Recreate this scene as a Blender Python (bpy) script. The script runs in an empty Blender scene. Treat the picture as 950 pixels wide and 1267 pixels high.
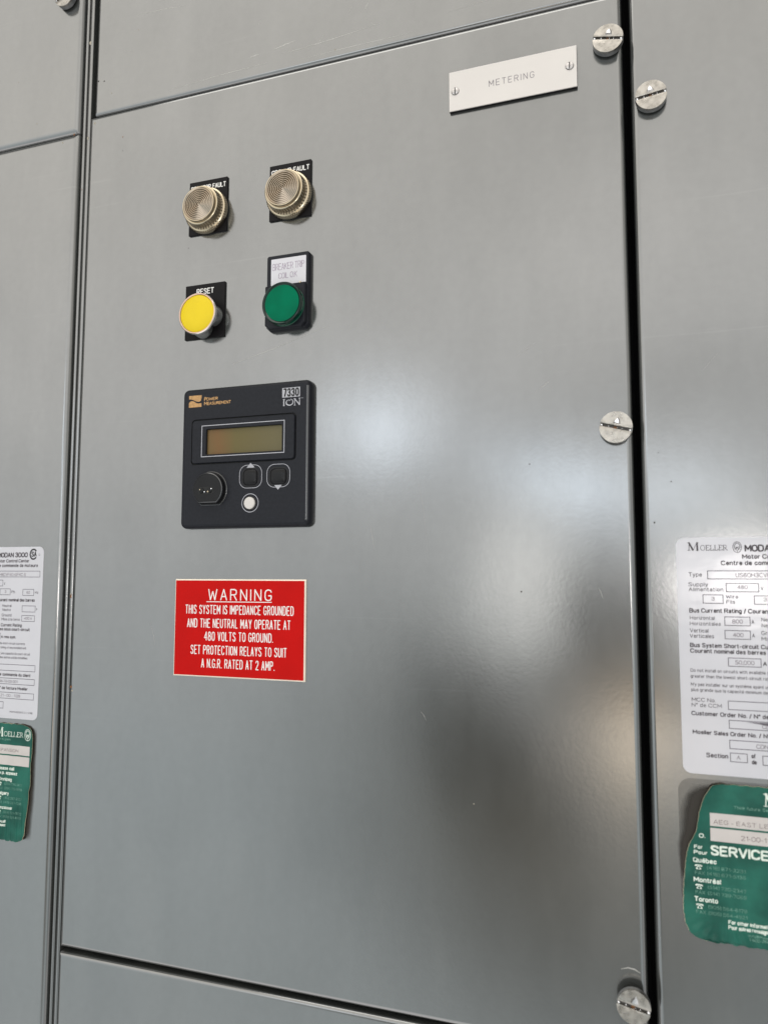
import bpy, bmesh, math, random
from mathutils import Vector, Matrix
random.seed(7)
PI = math.pi
sc = bpy.context.scene
COL = sc.collection
HZ = 1400.0            # height of the camera above the floor, mm; panel coordinates are measured from it

# ------------------------------------------------------------------ materials
def nodes_of(m):
    m.use_nodes = True
    nt = m.node_tree
    return nt, nt.nodes['Principled BSDF']

def mat(name, col, rough=.45, metal=0., ior=1.5, coat=0., var=.06, vscale=120., bump=0., bscale=900., rvar=.08, coat_rough=.05, col2=None, mixscale=None):
    m = bpy.data.materials.new(name)
    nt, p = nodes_of(m)
    tc = nt.nodes.new('ShaderNodeTexCoord')
    no = nt.nodes.new('ShaderNodeTexNoise'); no.inputs['Scale'].default_value = mixscale or vscale; no.inputs['Detail'].default_value = 5
    nt.links.new(tc.outputs['Object'], no.inputs['Vector'])
    mx = nt.nodes.new('ShaderNodeMix'); mx.data_type = 'RGBA'
    c2 = col2 or [min(1, c * (1 + var)) for c in col]
    mx.inputs[6].default_value = (*[c * (1 - var) for c in col], 1); mx.inputs[7].default_value = (*c2, 1)
    rp = nt.nodes.new('ShaderNodeMapRange'); rp.inputs[1].default_value = .35; rp.inputs[2].default_value = .65
    nt.links.new(no.outputs['Fac'], rp.inputs[0]); nt.links.new(rp.outputs[0], mx.inputs[0])
    nt.links.new(mx.outputs[2], p.inputs['Base Color'])
    rr = nt.nodes.new('ShaderNodeMapRange'); rr.inputs[3].default_value = max(.02, rough - rvar); rr.inputs[4].default_value = min(1, rough + rvar)
    nt.links.new(no.outputs['Fac'], rr.inputs[0]); nt.links.new(rr.outputs[0], p.inputs['Roughness'])
    p.inputs['Metallic'].default_value = metal
    p.inputs['IOR'].default_value = ior
    p.inputs['Coat Weight'].default_value = coat
    p.inputs['Coat Roughness'].default_value = coat_rough
    if bump > 0:
        n2 = nt.nodes.new('ShaderNodeTexNoise'); n2.inputs['Scale'].default_value = bscale; n2.inputs['Detail'].default_value = 3
        nt.links.new(tc.outputs['Object'], n2.inputs['Vector'])
        b = nt.nodes.new('ShaderNodeBump'); b.inputs['Strength'].default_value = bump; b.inputs['Distance'].default_value = .0005
        nt.links.new(n2.outputs['Fac'], b.inputs['Height']); nt.links.new(b.outputs[0], p.inputs['Normal'])
    return m

def paint_mat():
    m = bpy.data.materials.new('grey_enamel')
    nt, p = nodes_of(m); L = nt.links.new
    geo = nt.nodes.new('ShaderNodeNewGeometry')
    def noise(scale, detail=4, stretch=None, rough=.5):
        n = nt.nodes.new('ShaderNodeTexNoise'); n.inputs['Scale'].default_value = scale; n.inputs['Detail'].default_value = detail; n.inputs['Roughness'].default_value = rough
        src = geo.outputs['Position']
        if stretch:
            mp = nt.nodes.new('ShaderNodeMapping'); mp.inputs['Scale'].default_value = stretch[:3]
            if len(stretch) > 3: mp.inputs['Rotation'].default_value = (0, stretch[3], 0)
            L(src, mp.inputs['Vector']); src = mp.outputs['Vector']
        L(src, n.inputs['Vector']); return n.outputs['Fac']
    def rng(f, a, b, c, d):
        r = nt.nodes.new('ShaderNodeMapRange'); L(f, r.inputs[0])
        for i, v in enumerate((a, b, c, d)): r.inputs[i + 1].default_value = v
        return r.outputs[0]
    def mix(fac, A, B):
        x = nt.nodes.new('ShaderNodeMix'); x.data_type = 'RGBA'; L(fac, x.inputs[0])
        for i, v in ((6, A), (7, B)):
            if isinstance(v, tuple): x.inputs[i].default_value = (*v, 1)
            else: L(v, x.inputs[i])
        return x.outputs[2]
    c = mix(rng(noise(9), .3, .7, 0, 1), PAINT_A, PAINT_B)
    # wiped-on haze, thin vertical streaks and hairline scuffs of the old enamel
    c = mix(rng(noise(14, 6, (1.6, 1, .35, .3), .62), .52, .8, 0, .22), c, (.13, .128, .12))
    c = mix(rng(noise(60, 5, (6, 1, .12, 0), .6), .62, .8, 0, .05), c, (.2, .2, .195))
    c = mix(rng(noise(90, 3, (.06, 1, 4, -.25), .5), .70, .80, 0, .10), c, (.26, .26, .25))
    c = mix(rng(noise(700, 1), .78, .84, 0, .55), c, (.05, .045, .035))
    L(c, p.inputs['Base Color'])
    r1 = rng(noise(26, 5, (1, 1, .5), .6), .3, .75, ROUGH - .015, ROUGH + .03)
    L(r1, p.inputs['Roughness'])
    # hand smears and dust change the gloss more than the colour
    g = nt.nodes.new('ShaderNodeMath'); g.operation = 'ADD'; L(rng(noise(22, 6, (1.5, 1, .5, .2), .65), .3, .75, .525, .477), g.inputs[0]); L(rng(noise(170, 4), .25, .75, .012, -.012), g.inputs[1])
    g2 = nt.nodes.new('ShaderNodeMath'); g2.operation = 'ADD'; L(g.outputs[0], g2.inputs[0]); L(rng(noise(70, 4, (.07, 1, 4, -.3), .5), .66, .80, 0, .07), g2.inputs[1])
    L(g2.outputs[0], p.inputs['Specular IOR Level'])
    p.inputs['IOR'].default_value = PAINT_IOR
    b1 = nt.nodes.new('ShaderNodeBump'); b1.inputs['Strength'].default_value = .020; b1.inputs['Distance'].default_value = .0006
    L(noise(420, 2), b1.inputs['Height'])
    b2 = nt.nodes.new('ShaderNodeBump'); b2.inputs['Strength'].default_value = .022; b2.inputs['Distance'].default_value = .006
    L(noise(9, 1), b2.inputs['Height']); L(b1.outputs[0], b2.inputs['Normal'])
    L(b2.outputs[0], p.inputs['Normal'])
    return m

PAINT_A, PAINT_B, ROUGH, PAINT_IOR = (.034, .037, .036), (.043, .045, .042), .138, 2.6
M = {}
M['paint'] = paint_mat()
M['strip'] = mat('strip_enamel', (.15, .155, .155), .28, ior=1.9, var=.08, vscale=60)
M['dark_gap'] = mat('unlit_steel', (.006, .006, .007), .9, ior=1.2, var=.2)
M['scuff'] = mat('scuffed_paint', (.36, .35, .33), .6, var=.15)
M['rust'] = mat('rust', (.16, .065, .02), .8, var=.3, vscale=3000)
M['speck'] = mat('dark_speck', (.025, .02, .015), .8, var=.3)
M['chip'] = mat('bare_chip', (.28, .25, .20), .6, var=.2)
M['black_plate'] = mat('black_laminate', (.007, .0062, .0068), .5, ior=1.22, var=.15, vscale=400, bump=.05)
M['engraved'] = mat('engraved_white', (.70, .685, .66), .6, var=.05)
M['black_plastic'] = mat('black_moulding', (.0135, .0145, .0185), .34, ior=1.23, var=.12, vscale=500, bump=.16, bscale=2600)
M['black_gloss'] = mat('black_gloss', (.010, .0102, .011), .22, ior=1.26, var=.1)
M['black_hole'] = mat('black_recess', (.004, .004, .004), .7, var=.1)
M['black_edge'] = mat('glint_edge', (.02, .021, .024), .24, ior=1.75, var=.1)  # glossier copy of the black, put on edges to draw a highlight
M['silk'] = mat('silver_print', (.36, .36, .39), .5, var=.08)
M['orange'] = mat('copper_print', (.40, .225, .085), .45, metal=.2, var=.2, vscale=700)
M['white_btn'] = mat('white_rubber', (.55, .52, .49), .5, var=.05)
M['brass'] = mat('champagne_plastic', (.42, .355, .255), .16, metal=.95, var=.03, vscale=60, rvar=.03)
M['brass_dk'] = mat('champagne_lens', (.46, .395, .32), .2, metal=.97, var=.02, vscale=60, rvar=.02)
_nt, _p = nodes_of(M['brass_dk']); _tg = _nt.nodes.new('ShaderNodeTangent'); _tg.direction_type = 'RADIAL'; _tg.axis = 'Y'
_nt.links.new(_tg.outputs[0], _p.inputs['Tangent']); _p.inputs['Anisotropic'].default_value = .85
M['groove_shade'] = mat('groove_shade', (.16, .125, .085), .25, metal=.9, var=.03)  # darker copy of the lens colour: shade put into the inward groove slopes
M['chrome'] = mat('worn_chrome', (.63, .60, .58), .2, metal=1, var=.05)
M['rim'] = mat('rosy_chrome', (.56, .40, .31), .3, metal=.9, var=.06)
M['barrel'] = mat('grey_barrel', (.24, .245, .24), .28, metal=.75, var=.08)
M['yellow'] = mat('yellow_plastic', (.67, .50, .010), .38, ior=1.3, var=.03, vscale=60)
M['green_face'] = mat('green_lens_face', (.0, .118, .058), .22, ior=1.12, var=.16, vscale=50)
M['green_rim'] = mat('green_lens_rim', (.001, .014, .009), .10, ior=1.38, var=.1)
M['green_side'] = mat('green_lens_side', (.001, .055, .03), .16, ior=1.4, var=.1)
M['white_tag'] = mat('white_tag', (.56, .55, .58), .5, var=.02)
M['grey_ink'] = mat('grey_ink', (.20, .18, .19), .7, var=.1)
M['mauve_ink'] = mat('mauve_ink', (.32, .27, .33), .7, var=.25, vscale=900)
M['plate_white'] = mat('white_laminate', (.60, .565, .535), .4, ior=1.35, var=.025, vscale=30)
M['red'] = mat('red_laminate', (.44, .0035, .0025), .45, var=.05, vscale=40, ior=1.18)
M['cream'] = mat('cream_core', (.82, .72, .60), .6, var=.05)
M['zinc'] = mat('zinc_plate', (.34, .32, .29), .30, metal=.93, var=.18, vscale=330, bump=.3, bscale=800, rvar=.16)
M['slot_metal'] = mat('slot_metal', (.06, .055, .05), .5, metal=.5, var=.35, vscale=500)
M['zinc_side'] = mat('zinc_side', (.26, .26, .26), .42, metal=.7, var=.2, vscale=250)
M['zinc_bright'] = mat('zinc_burr', (.85, .85, .87), .2, metal=1, var=.1, vscale=600)
M['steel'] = mat('small_screw', (.42, .40, .39), .35, metal=.8, var=.2, vscale=900)
M['label'] = mat('white_label', (.49, .485, .515), .13, var=.025, vscale=35, bump=.55, bscale=42, ior=1.5, rvar=.05)
M['ink'] = mat('label_ink', (.045, .036, .042), .6, var=.2, vscale=900)
M['ink_lt'] = mat('label_ink_faint', (.15, .125, .14), .6, var=.25, vscale=700)
M['black_ink'] = mat('black_ink', (.02, .018, .02), .6, var=.1)
M['box_ink'] = mat('box_ink', (.085, .075, .09), .6, var=.2, vscale=500)
M['green_paper'] = mat('green_paper', (.004, .070, .050), .42, ior=1.33, var=.2, mixscale=55, bump=.9, bscale=110, col2=(.012, .112, .080))
M['paper'] = mat('paper_white', (.48, .445, .425), .6, var=.05, vscale=80)
M['paper_edge'] = mat('paper_edge', (.62, .52, .36), .8, var=.25, vscale=300)
M['pale_ink'] = mat('pale_ink', (.58, .64, .57), .6, var=.12, vscale=500)
M['faded_ink'] = mat('faded_ink', (.13, .27, .21), .6, var=.3, vscale=500)
M['brown_ink'] = mat('brown_ink', (.085, .05, .055), .7, var=.3, vscale=900)

def residue_shade_mat():  # one dark colour for sticker residue and the painted shade of the lifted edge
    m = bpy.data.materials.new('grime_shade'); nt, p = nodes_of(m)
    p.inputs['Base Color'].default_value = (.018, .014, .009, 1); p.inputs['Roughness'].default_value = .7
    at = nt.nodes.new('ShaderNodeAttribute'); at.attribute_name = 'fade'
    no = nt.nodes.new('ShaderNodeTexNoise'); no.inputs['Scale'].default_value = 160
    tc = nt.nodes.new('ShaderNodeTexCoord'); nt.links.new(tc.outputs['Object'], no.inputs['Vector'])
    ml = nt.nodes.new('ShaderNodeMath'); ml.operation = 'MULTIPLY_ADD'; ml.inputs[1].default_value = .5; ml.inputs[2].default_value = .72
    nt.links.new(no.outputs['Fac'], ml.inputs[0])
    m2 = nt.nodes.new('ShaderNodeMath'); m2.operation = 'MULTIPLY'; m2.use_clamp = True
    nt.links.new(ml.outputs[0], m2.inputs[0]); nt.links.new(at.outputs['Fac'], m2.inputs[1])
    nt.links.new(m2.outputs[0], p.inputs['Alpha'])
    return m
M['grime_shade'] = residue_shade_mat()

def lcd_mat():
    m = bpy.data.materials.new('lcd_glass'); nt, p = nodes_of(m)
    tc = nt.nodes.new('ShaderNodeTexCoord'); sp = nt.nodes.new('ShaderNodeSeparateXYZ')
    nt.links.new(tc.outputs['Generated'], sp.inputs[0])
    no = nt.nodes.new('ShaderNodeTexNoise'); no.inputs['Scale'].default_value = 60; nt.links.new(tc.outputs['Object'], no.inputs['Vector'])
    ad = nt.nodes.new('ShaderNodeMath'); ad.operation = 'MULTIPLY_ADD'; ad.inputs[1].default_value = .16
    nt.links.new(no.outputs['Fac'], ad.inputs[0]); nt.links.new(sp.outputs[0], ad.inputs[2])
    cr = nt.nodes.new('ShaderNodeValToRGB'); e = cr.color_ramp.elements
    e[0].position = .05; e[0].color = (.125, .085, .032, 1); e[1].position = 1; e[1].color = (.115, .098, .048, 1)
    x = e.new(.22); x.color = (.150, .082, .031, 1); x = e.new(.45); x.color = (.115, .093, .034, 1)
    nt.links.new(ad.outputs[0], cr.inputs[0]); nt.links.new(cr.outputs[0], p.inputs['Base Color'])
    p.inputs['Roughness'].default_value = .3; p.inputs['IOR'].default_value = 1.28
    return m
M['lcd'] = lcd_mat()

# ------------------------------------------------------------------ mesh helpers (mm: x right, z up, d out of the panel)
def rr(x0, x1, z0, z1, r, n=5):
    r = max(r, .01); pts = []
    for cx, cz, a0 in ((x1 - r, z0 + r, -90), (x1 - r, z1 - r, 0), (x0 + r, z1 - r, 90), (x0 + r, z0 + r, 180)):
        for i in range(n):
            a = math.radians(a0 + 90 * i / (n - 1)); pts.append((cx + r * math.cos(a), cz + r * math.sin(a)))
    return pts
def circ(cx, cz, r, n=40, rz=None):
    return [(cx + r * math.cos(2 * PI * i / n), cz + (rz or r) * math.sin(2 * PI * i / n)) for i in range(n)]

class MB:
    def __init__(s): s.v, s.f, s.mi, s.att = [], [], [], {}
    def pts(s, loop, d):
        b = len(s.v)
        for i, p in enumerate(loop):
            s.v.append((p[0], p[1], d if not callable(d) else d(p[0], p[1])))
        return list(range(b, b + len(loop)))
    def face(s, idx, m=0): s.f.append(tuple(idx)); s.mi.append(m)
    def bridge(s, a, b, m=0, closed=True):
        n = len(a)
        for i in range(n if closed else n - 1):
            j = (i + 1) % n; s.face((a[i], a[j], b[j], b[i]), m)
    def prism(s, loopfn, prof, m=0, top=True, bottom=False, mtop=None):
        prev = None
        for k, (ins, d) in enumerate(prof):
            ring = s.pts(loopfn(ins), d)
            if prev: s.bridge(prev, ring, m)
            elif bottom: s.face(ring[::-1], m)
            prev = ring
        if top: s.face(prev, m if mtop is None else mtop)
    def rbox(s, x0, x1, z0, z1, d0, d1, r=.5, bev=.3, m=0, seg=3, mtop=None, n=5):
        prof = [(0, d0)] + [(bev * (1 - math.cos(PI / 2 * k / seg)), d1 - bev + bev * math.sin(PI / 2 * k / seg)) for k in range(seg + 1)] + [(bev + .12, d1)]
        s.prism(lambda i: rr(x0 + i, x1 - i, z0 + i, z1 - i, max(r - i, .02), n), prof, m, mtop=mtop)
    def lathe(s, cx, cz, prof, n=48, m=0, mod=None, cap=True, mats=None):
        prev = None
        for k, (r, d) in enumerate(prof):
            loop = []
            for i in range(n):
                a = 2 * PI * i / n; q = r * (mod(k, i) if mod else 1)
                loop.append((cx + q * math.cos(a), cz + q * math.sin(a)))
            ring = s.pts(loop, d)
            if prev: s.bridge(prev, ring, m if mats is None else mats[k - 1])
            prev = ring
        if cap: s.face(prev, m if mats is None else mats[-1])
    def flat(s, loop, d, m=0): s.face(s.pts(loop, d), m)
    def frame(s, outer, inner, d, m=0):
        a = s.pts(outer, d); b = s.pts(inner, d); s.bridge(a, b, m)
    def rectline(s, x0, x1, z0, z1, w, d, m=0, r=0, n=5):
        h = w / 2
        s.frame(rr(x0 - h, x1 + h, z0 - h, z1 + h, r + h if r else .02, n), rr(x0 + h, x1 - h, z0 + h, z1 - h, max(r - h, .02), n), d, m)
    def stroke(s, pts, w, d, h=.05, closed=False, m=0):
        if not closed and len(pts) > 2:
            for i in range(1, len(pts) - 1):
                ax, az = pts[i][0] - pts[i - 1][0], pts[i][1] - pts[i - 1][1]; bx, bz = pts[i + 1][0] - pts[i][0], pts[i + 1][1] - pts[i][1]
                if (ax * bx + az * bz) < .25 * math.hypot(ax, az) * math.hypot(bx, bz):
                    ww = (lambda a, c: w[a:c]) if isinstance(w, (list, tuple)) else (lambda a, c: w)
                    s.stroke(pts[:i + 1], ww(0, i + 1), d, h, False, m); s.stroke(pts[i:], ww(i, None), d, h, False, m); return
        n = len(pts); rings = []; W = w if isinstance(w, (list, tuple)) else [w] * n
        def nrm(a, b):
            x, z = b[0] - a[0], b[1] - a[1]; l = math.hypot(x, z) or 1e-9; return (-z / l, x / l)
        D = d if callable(d) else (lambda x, z: d)
        for i, p in enumerate(pts):
            a = nrm(pts[i - 1], p) if (i > 0 or closed) else None
            b = nrm(p, pts[(i + 1) % n]) if (i < n - 1 or closed) else None
            if a and b:
                q = (a[0] + b[0], a[1] + b[1]); l = math.hypot(*q)
                if l < .3: q = b; k = 1
                else:
                    q = (q[0] / l, q[1] / l); k = min(1 / max(q[0] * b[0] + q[1] * b[1], .45), 1.8)
            else: q = a or b; k = 1
            hw = W[i] / 2 * k
            rings.append([(p[0] + q[0] * hw, p[1] + q[1] * hw), p, (p[0] - q[0] * hw, p[1] - q[1] * hw)])
        ids = []
        for r_ in rings:
            b0 = len(s.v)
            for k, p in enumerate(r_): s.v.append((p[0], p[1], D(*p) + (h if k == 1 else 0)))
            ids.append((b0, b0 + 1, b0 + 2))
        for i in range(n if closed else n - 1):
            A, B = ids[i], ids[(i + 1) % n]
            s.face((A[0], A[1], B[1], B[0]), m); s.face((A[1], A[2], B[2], B[1]), m)
        if not closed:
            for e, o in ((0, 1), (n - 1, n - 2)):
                x, z = pts[e][0] - pts[o][0], pts[e][1] - pts[o][1]; l = math.hypot(x, z) or 1e-9
                t = (pts[e][0] + x / l * W[e] * .42, pts[e][1] + z / l * W[e] * .42)
                s.v.append((t[0], t[1], D(*t))); k = len(s.v) - 1
                s.face((ids[e][0], ids[e][1], k), m); s.face((ids[e][1], ids[e][2], k), m)
    def text(s, t, x0, zb, cap, x1=None, d=.1, bold=0., m=0, align='L'):
        segs, tot = layout(t, .24, .34, True); k = (x1 - x0) / tot if x1 is not None else cap * .9
        w = cap * (.25 if bold > 0 else .11 if bold < 0 else .155)
        for pl, cl in segs: s.stroke([(x0 + u * k, zb + v * cap) for u, v in pl], w, d, .015, cl, m)
    def engrave(s, t, x0, x1, zb, cap, w, d, m=0, h=.06, gap=.2, space=.34, slope=0.):
        segs, tot = layout(t, gap, space); k = (x1 - x0) / tot
        for pl, cl in segs:
            s.stroke([(x0 + u * k, zb + v * cap + slope * u * k) for u, v in pl], w, d, h, cl, m)
    def build(s, name, mats, parent=None, sharp=32, recalc=True, smooth=True):
        ox, oz = (parent['ox'], parent['oz']) if parent else s.org
        me = bpy.data.meshes.new(name)
        me.from_pydata([((x - ox) / 1000, -d / 1000, (z - oz) / 1000) for x, z, d in s.v], [], s.f)
        for m in mats: me.materials.append(M[m])
        me.polygons.foreach_set('material_index', s.mi)
        for an, vals in s.att.items():
            A = me.attributes.new(an, 'FLOAT', 'POINT'); A.data.foreach_set('value', vals)
        if recalc:
            bm = bmesh.new(); bm.from_mesh(me); bmesh.ops.recalc_face_normals(bm, faces=bm.faces); bm.to_mesh(me); bm.free()
        if smooth:
            me.polygons.foreach_set('use_smooth', [True] * len(me.polygons)); me.set_sharp_from_angle(angle=math.radians(sharp))
        me.update()
        o = bpy.data.objects.new(name, me); COL.objects.link(o)
        if parent: o.parent = parent; o['ox'], o['oz'] = ox, oz
        else: o.location = (ox / 1000, 0, (oz + HZ) / 1000); o['ox'], o['oz'] = ox, oz
        return o

def thing(name, label, cat, x, z, group=None):
    o = bpy.data.objects.new(name, None); COL.objects.link(o); o.empty_display_size = .01
    o.location = (x / 1000, 0, (z + HZ) / 1000); o['ox'], o['oz'] = float(x), float(z)
    o['label'] = label; o['category'] = cat
    if group: o['group'] = group
    return o

_O = [(.25, 1), (.06, .92), (0, .7), (0, .3), (.06, .08), (.25, 0), (.44, .08), (.5, .3), (.5, .7), (.44, .92)]
_P = [(0, 0), (0, 1), (.3, 1), (.45, .92), (.48, .76), (.45, .58), (.3, .5), (0, .5)]
_C = [(.5, .78), (.44, .93), (.25, 1), (.06, .9), (0, .7), (0, .3), (.06, .1), (.25, 0), (.44, .07), (.5, .22)]
SF = {'A': [[(0, 0), (.25, 1), (.5, 0)], [(.09, .33), (.41, .33)]],
 'B': [[(0, 0), (0, 1), (.3, 1), (.44, .93), (.46, .76), (.4, .58), (.28, .52), (0, .52)], [(.28, .52), (.46, .42), (.5, .25), (.44, .07), (.28, 0), (0, 0)]],
 'C': [_C], 'D': [[(0, 0), (0, 1), (.28, 1), (.45, .9), (.5, .7), (.5, .3), (.45, .1), (.28, 0), (0, 0)]],
 'E': [[(.45, 1), (0, 1), (0, 0), (.45, 0)], [(0, .52), (.38, .52)]], 'F': [[(.45, 1), (0, 1), (0, 0)], [(0, .52), (.38, .52)]],
 'G': [_C + [(.5, .45), (.28, .45)]], 'H': [[(0, 0), (0, 1)], [(.5, 0), (.5, 1)], [(0, .52), (.5, .52)]], 'I': [[(0, 0), (0, 1)]],
 'K': [[(0, 0), (0, 1)], [(.48, 1), (0, .4)], [(.15, .58), (.5, 0)]], 'L': [[(0, 1), (0, 0), (.42, 0)]],
 'M': [[(0, 0), (0, 1), (.3, .3), (.6, 1), (.6, 0)]], 'N': [[(0, 0), (0, 1), (.5, 0), (.5, 1)]], 'O': [_O], '0': [_O], 'P': [_P],
 'R': [_P, [(.26, .5), (.5, 0)]],
 'S': [[(.46, .8), (.4, .95), (.24, 1), (.06, .94), (.02, .76), (.1, .6), (.38, .44), (.47, .26), (.42, .07), (.24, 0), (.07, .05), (.01, .2)]],
 'T': [[(0, 1), (.5, 1)], [(.25, 1), (.25, 0)]], 'U': [[(0, 1), (0, .28), (.06, .08), (.25, 0), (.44, .08), (.5, .28), (.5, 1)]],
 'V': [[(0, 1), (.25, 0), (.5, 1)]], 'W': [[(0, 1), (.16, 0), (.35, .8), (.54, 0), (.7, 1)]], 'Y': [[(0, 1), (.25, .48), (.5, 1)], [(.25, .48), (.25, 0)]],
 '2': [[(.02, .78), (.08, .95), (.25, 1), (.42, .94), (.47, .76), (.4, .56), (0, 0), (.48, 0)]], '4': [[(.38, 0), (.38, 1), (0, .3), (.5, .3)]],
 '8': [[(.25, .53), (.08, .6), (.04, .77), (.1, .95), (.25, 1), (.4, .95), (.46, .77), (.42, .6)], [(.25, .53), (.45, .45), (.5, .25), (.43, .05), (.25, 0), (.07, .05), (0, .25), (.05, .45)]],
 '.': [[(0, 0), (0, .05)]]}
SF.update({'1': [[(.06, .78), (.25, 1), (.25, 0)]], '3': [[(.02, .8), (.1, .96), (.25, 1), (.42, .94), (.46, .76), (.4, .6), (.2, .53)], [(.2, .53), (.42, .45), (.48, .25), (.42, .06), (.25, 0), (.08, .05), (0, .22)]],
 '5': [[(.44, 1), (.08, 1), (.04, .55), (.25, .62), (.43, .52), (.48, .3), (.42, .08), (.24, 0), (.07, .05), (0, .2)]],
 '6': [[(.44, .85), (.36, .97), (.24, 1), (.08, .9), (.01, .6), (.01, .3), (.08, .06), (.25, 0), (.42, .08), (.48, .3), (.4, .52), (.25, .58), (.08, .5), (.01, .34)]], '7': [[(0, 1), (.48, 1), (.2, 0)]],
 'X': [[(0, 0), (.5, 1)], [(0, 1), (.5, 0)]], 'Q': [_O, [(.3, .25), (.52, -.05)]], 'J': [[(.4, 1), (.4, .2), (.3, 0), (.1, 0), (0, .2)]], 'Z': [[(0, 1), (.5, 1), (0, 0), (.5, 0)]],
 '-': [[(0, .36), (.28, .36)]], '+': [[(0, .4), (.44, .4)], [(.22, .12), (.22, .68)]], '/': [[(0, -.1), (.3, 1.05)]], '(': [[(.16, 1.05), (.03, .8), (0, .4), (.03, .05), (.16, -.2)]], ')': [[(0, 1.05), (.13, .8), (.16, .4), (.13, .05), (0, -.2)]],
 ',': [[(.05, .06), (0, -.16)]], "'": [[(0, 1), (0, .75)]], '°': [[(.12, 1), (.02, .93), (.02, .77), (.12, .7), (.22, .77), (.22, .93), (.12, 1)]], '@': [_O, [(.35, .6), (.2, .6), (.15, .45), (.25, .35), (.36, .42)]]})
SF['9'] = [[(.49 - x, 1 - y) for x, y in SF['6'][0]]]
_B = [(0, .5), (.1, .68), (.25, .72), (.4, .62), (.44, .36), (.4, .1), (.25, 0), (.1, .04), (0, .2)]
_D = [(.44 - x, y) for x, y in _B]; _H = [(0, .5), (.1, .68), (.26, .72), (.38, .66), (.42, .5), (.42, 0)]
_e = [(.03, .38), (.43, .38), (.4, .6), (.24, .72), (.08, .63), (.02, .36), (.08, .08), (.24, 0), (.36, .04), (.43, .18)]
_a = [[(.05, .58), (.14, .71), (.3, .71), (.4, .62), (.41, 0)], [(.4, .42), (.18, .4), (.04, .3), (.03, .13), (.14, .01), (.28, .03), (.4, .18)]]
LC = {'a': _a, 'b': [[(0, 1), (0, 0)], _B], 'c': [[(.42, .52), (.34, .68), (.22, .72), (.07, .62), (.02, .36), (.07, .1), (.22, 0), (.34, .04), (.42, .2)]], 'd': [[(.44, 1), (.44, 0)], _D], 'e': [_e],
 'f': [[(.28, .98), (.18, 1), (.1, .9), (.1, 0)], [(0, .72), (.26, .72)]], 'g': [_D, [(.44, .72), (.44, -.1), (.36, -.24), (.2, -.28), (.05, -.2)]], 'h': [[(0, 1), (0, 0)], _H], 'i': [[(0, .72), (0, 0)], [(0, .94), (0, 1)]],
 'j': [[(.1, .72), (.1, -.15), (0, -.27)]], 'k': [[(0, 1), (0, 0)], [(.38, .72), (.02, .3)], [(.14, .42), (.4, 0)]], 'l': [[(0, 1), (0, 0)]],
 'm': [[(0, .72), (0, 0)], [(0, .5), (.08, .67), (.2, .72), (.3, .66), (.33, .5), (.33, 0)], [(.33, .5), (.41, .67), (.53, .72), (.63, .66), (.66, .5), (.66, 0)]], 'n': [[(0, .72), (0, 0)], _H],
 'o': [[(.22, .72), (.06, .63), (0, .36), (.06, .09), (.22, 0), (.38, .09), (.44, .36), (.38, .63)]], 'p': [[(0, .72), (0, -.27)], _B], 'q': [[(.44, .72), (.44, -.27)], _D], 'r': [[(0, .72), (0, 0)], [(0, .46), (.08, .66), (.2, .72), (.26, .71)]],
 's': [[(.38, .55), (.32, .68), (.19, .72), (.06, .66), (.04, .53), (.12, .43), (.3, .34), (.38, .2), (.32, .05), (.19, 0), (.05, .06), (.01, .18)]], 't': [[(.1, .95), (.1, .12), (.17, .01), (.28, .02)], [(0, .72), (.25, .72)]],
 'u': [[(0, .72), (0, .2), (.06, .04), (.18, 0), (.32, .05), (.42, .22)], [(.42, .72), (.42, 0)]], 'v': [[(0, .72), (.2, 0), (.4, .72)]], 'w': [[(0, .72), (.15, 0), (.3, .65), (.45, 0), (.6, .72)]], 'x': [[(0, 0), (.4, .72)], [(0, .72), (.4, 0)]],
 'y': [[(0, .72), (.2, .02)], [(.4, .72), (.18, -.12), (.1, -.25), (0, -.27)]], 'z': [[(0, .72), (.4, .72), (0, 0), (.4, 0)]]}
LC['é'] = [_e, [(.2, .84), (.32, 1.02)]]; LC['è'] = [_e, [(.3, .84), (.18, 1.02)]]; LC['à'] = _a + [[(.3, .84), (.18, 1.02)]]
CLOSED = {'O', '0', '8', 'o'}
def layout(t, gap, space, wide=False):
    x = 0; out = []
    for c in t:
        if c == ' ': x += space; continue
        pls = LC.get(c) or SF[c]; kx = 1.3 if wide and (c.isupper() or c.isdigit()) else 1.0
        w = max(p[0] for pl in pls for p in pl) * kx
        for pl in pls: out.append(([(x + u * kx, v) for u, v in pl], c in CLOSED))
        x += w + gap
    return out, x - gap

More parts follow.
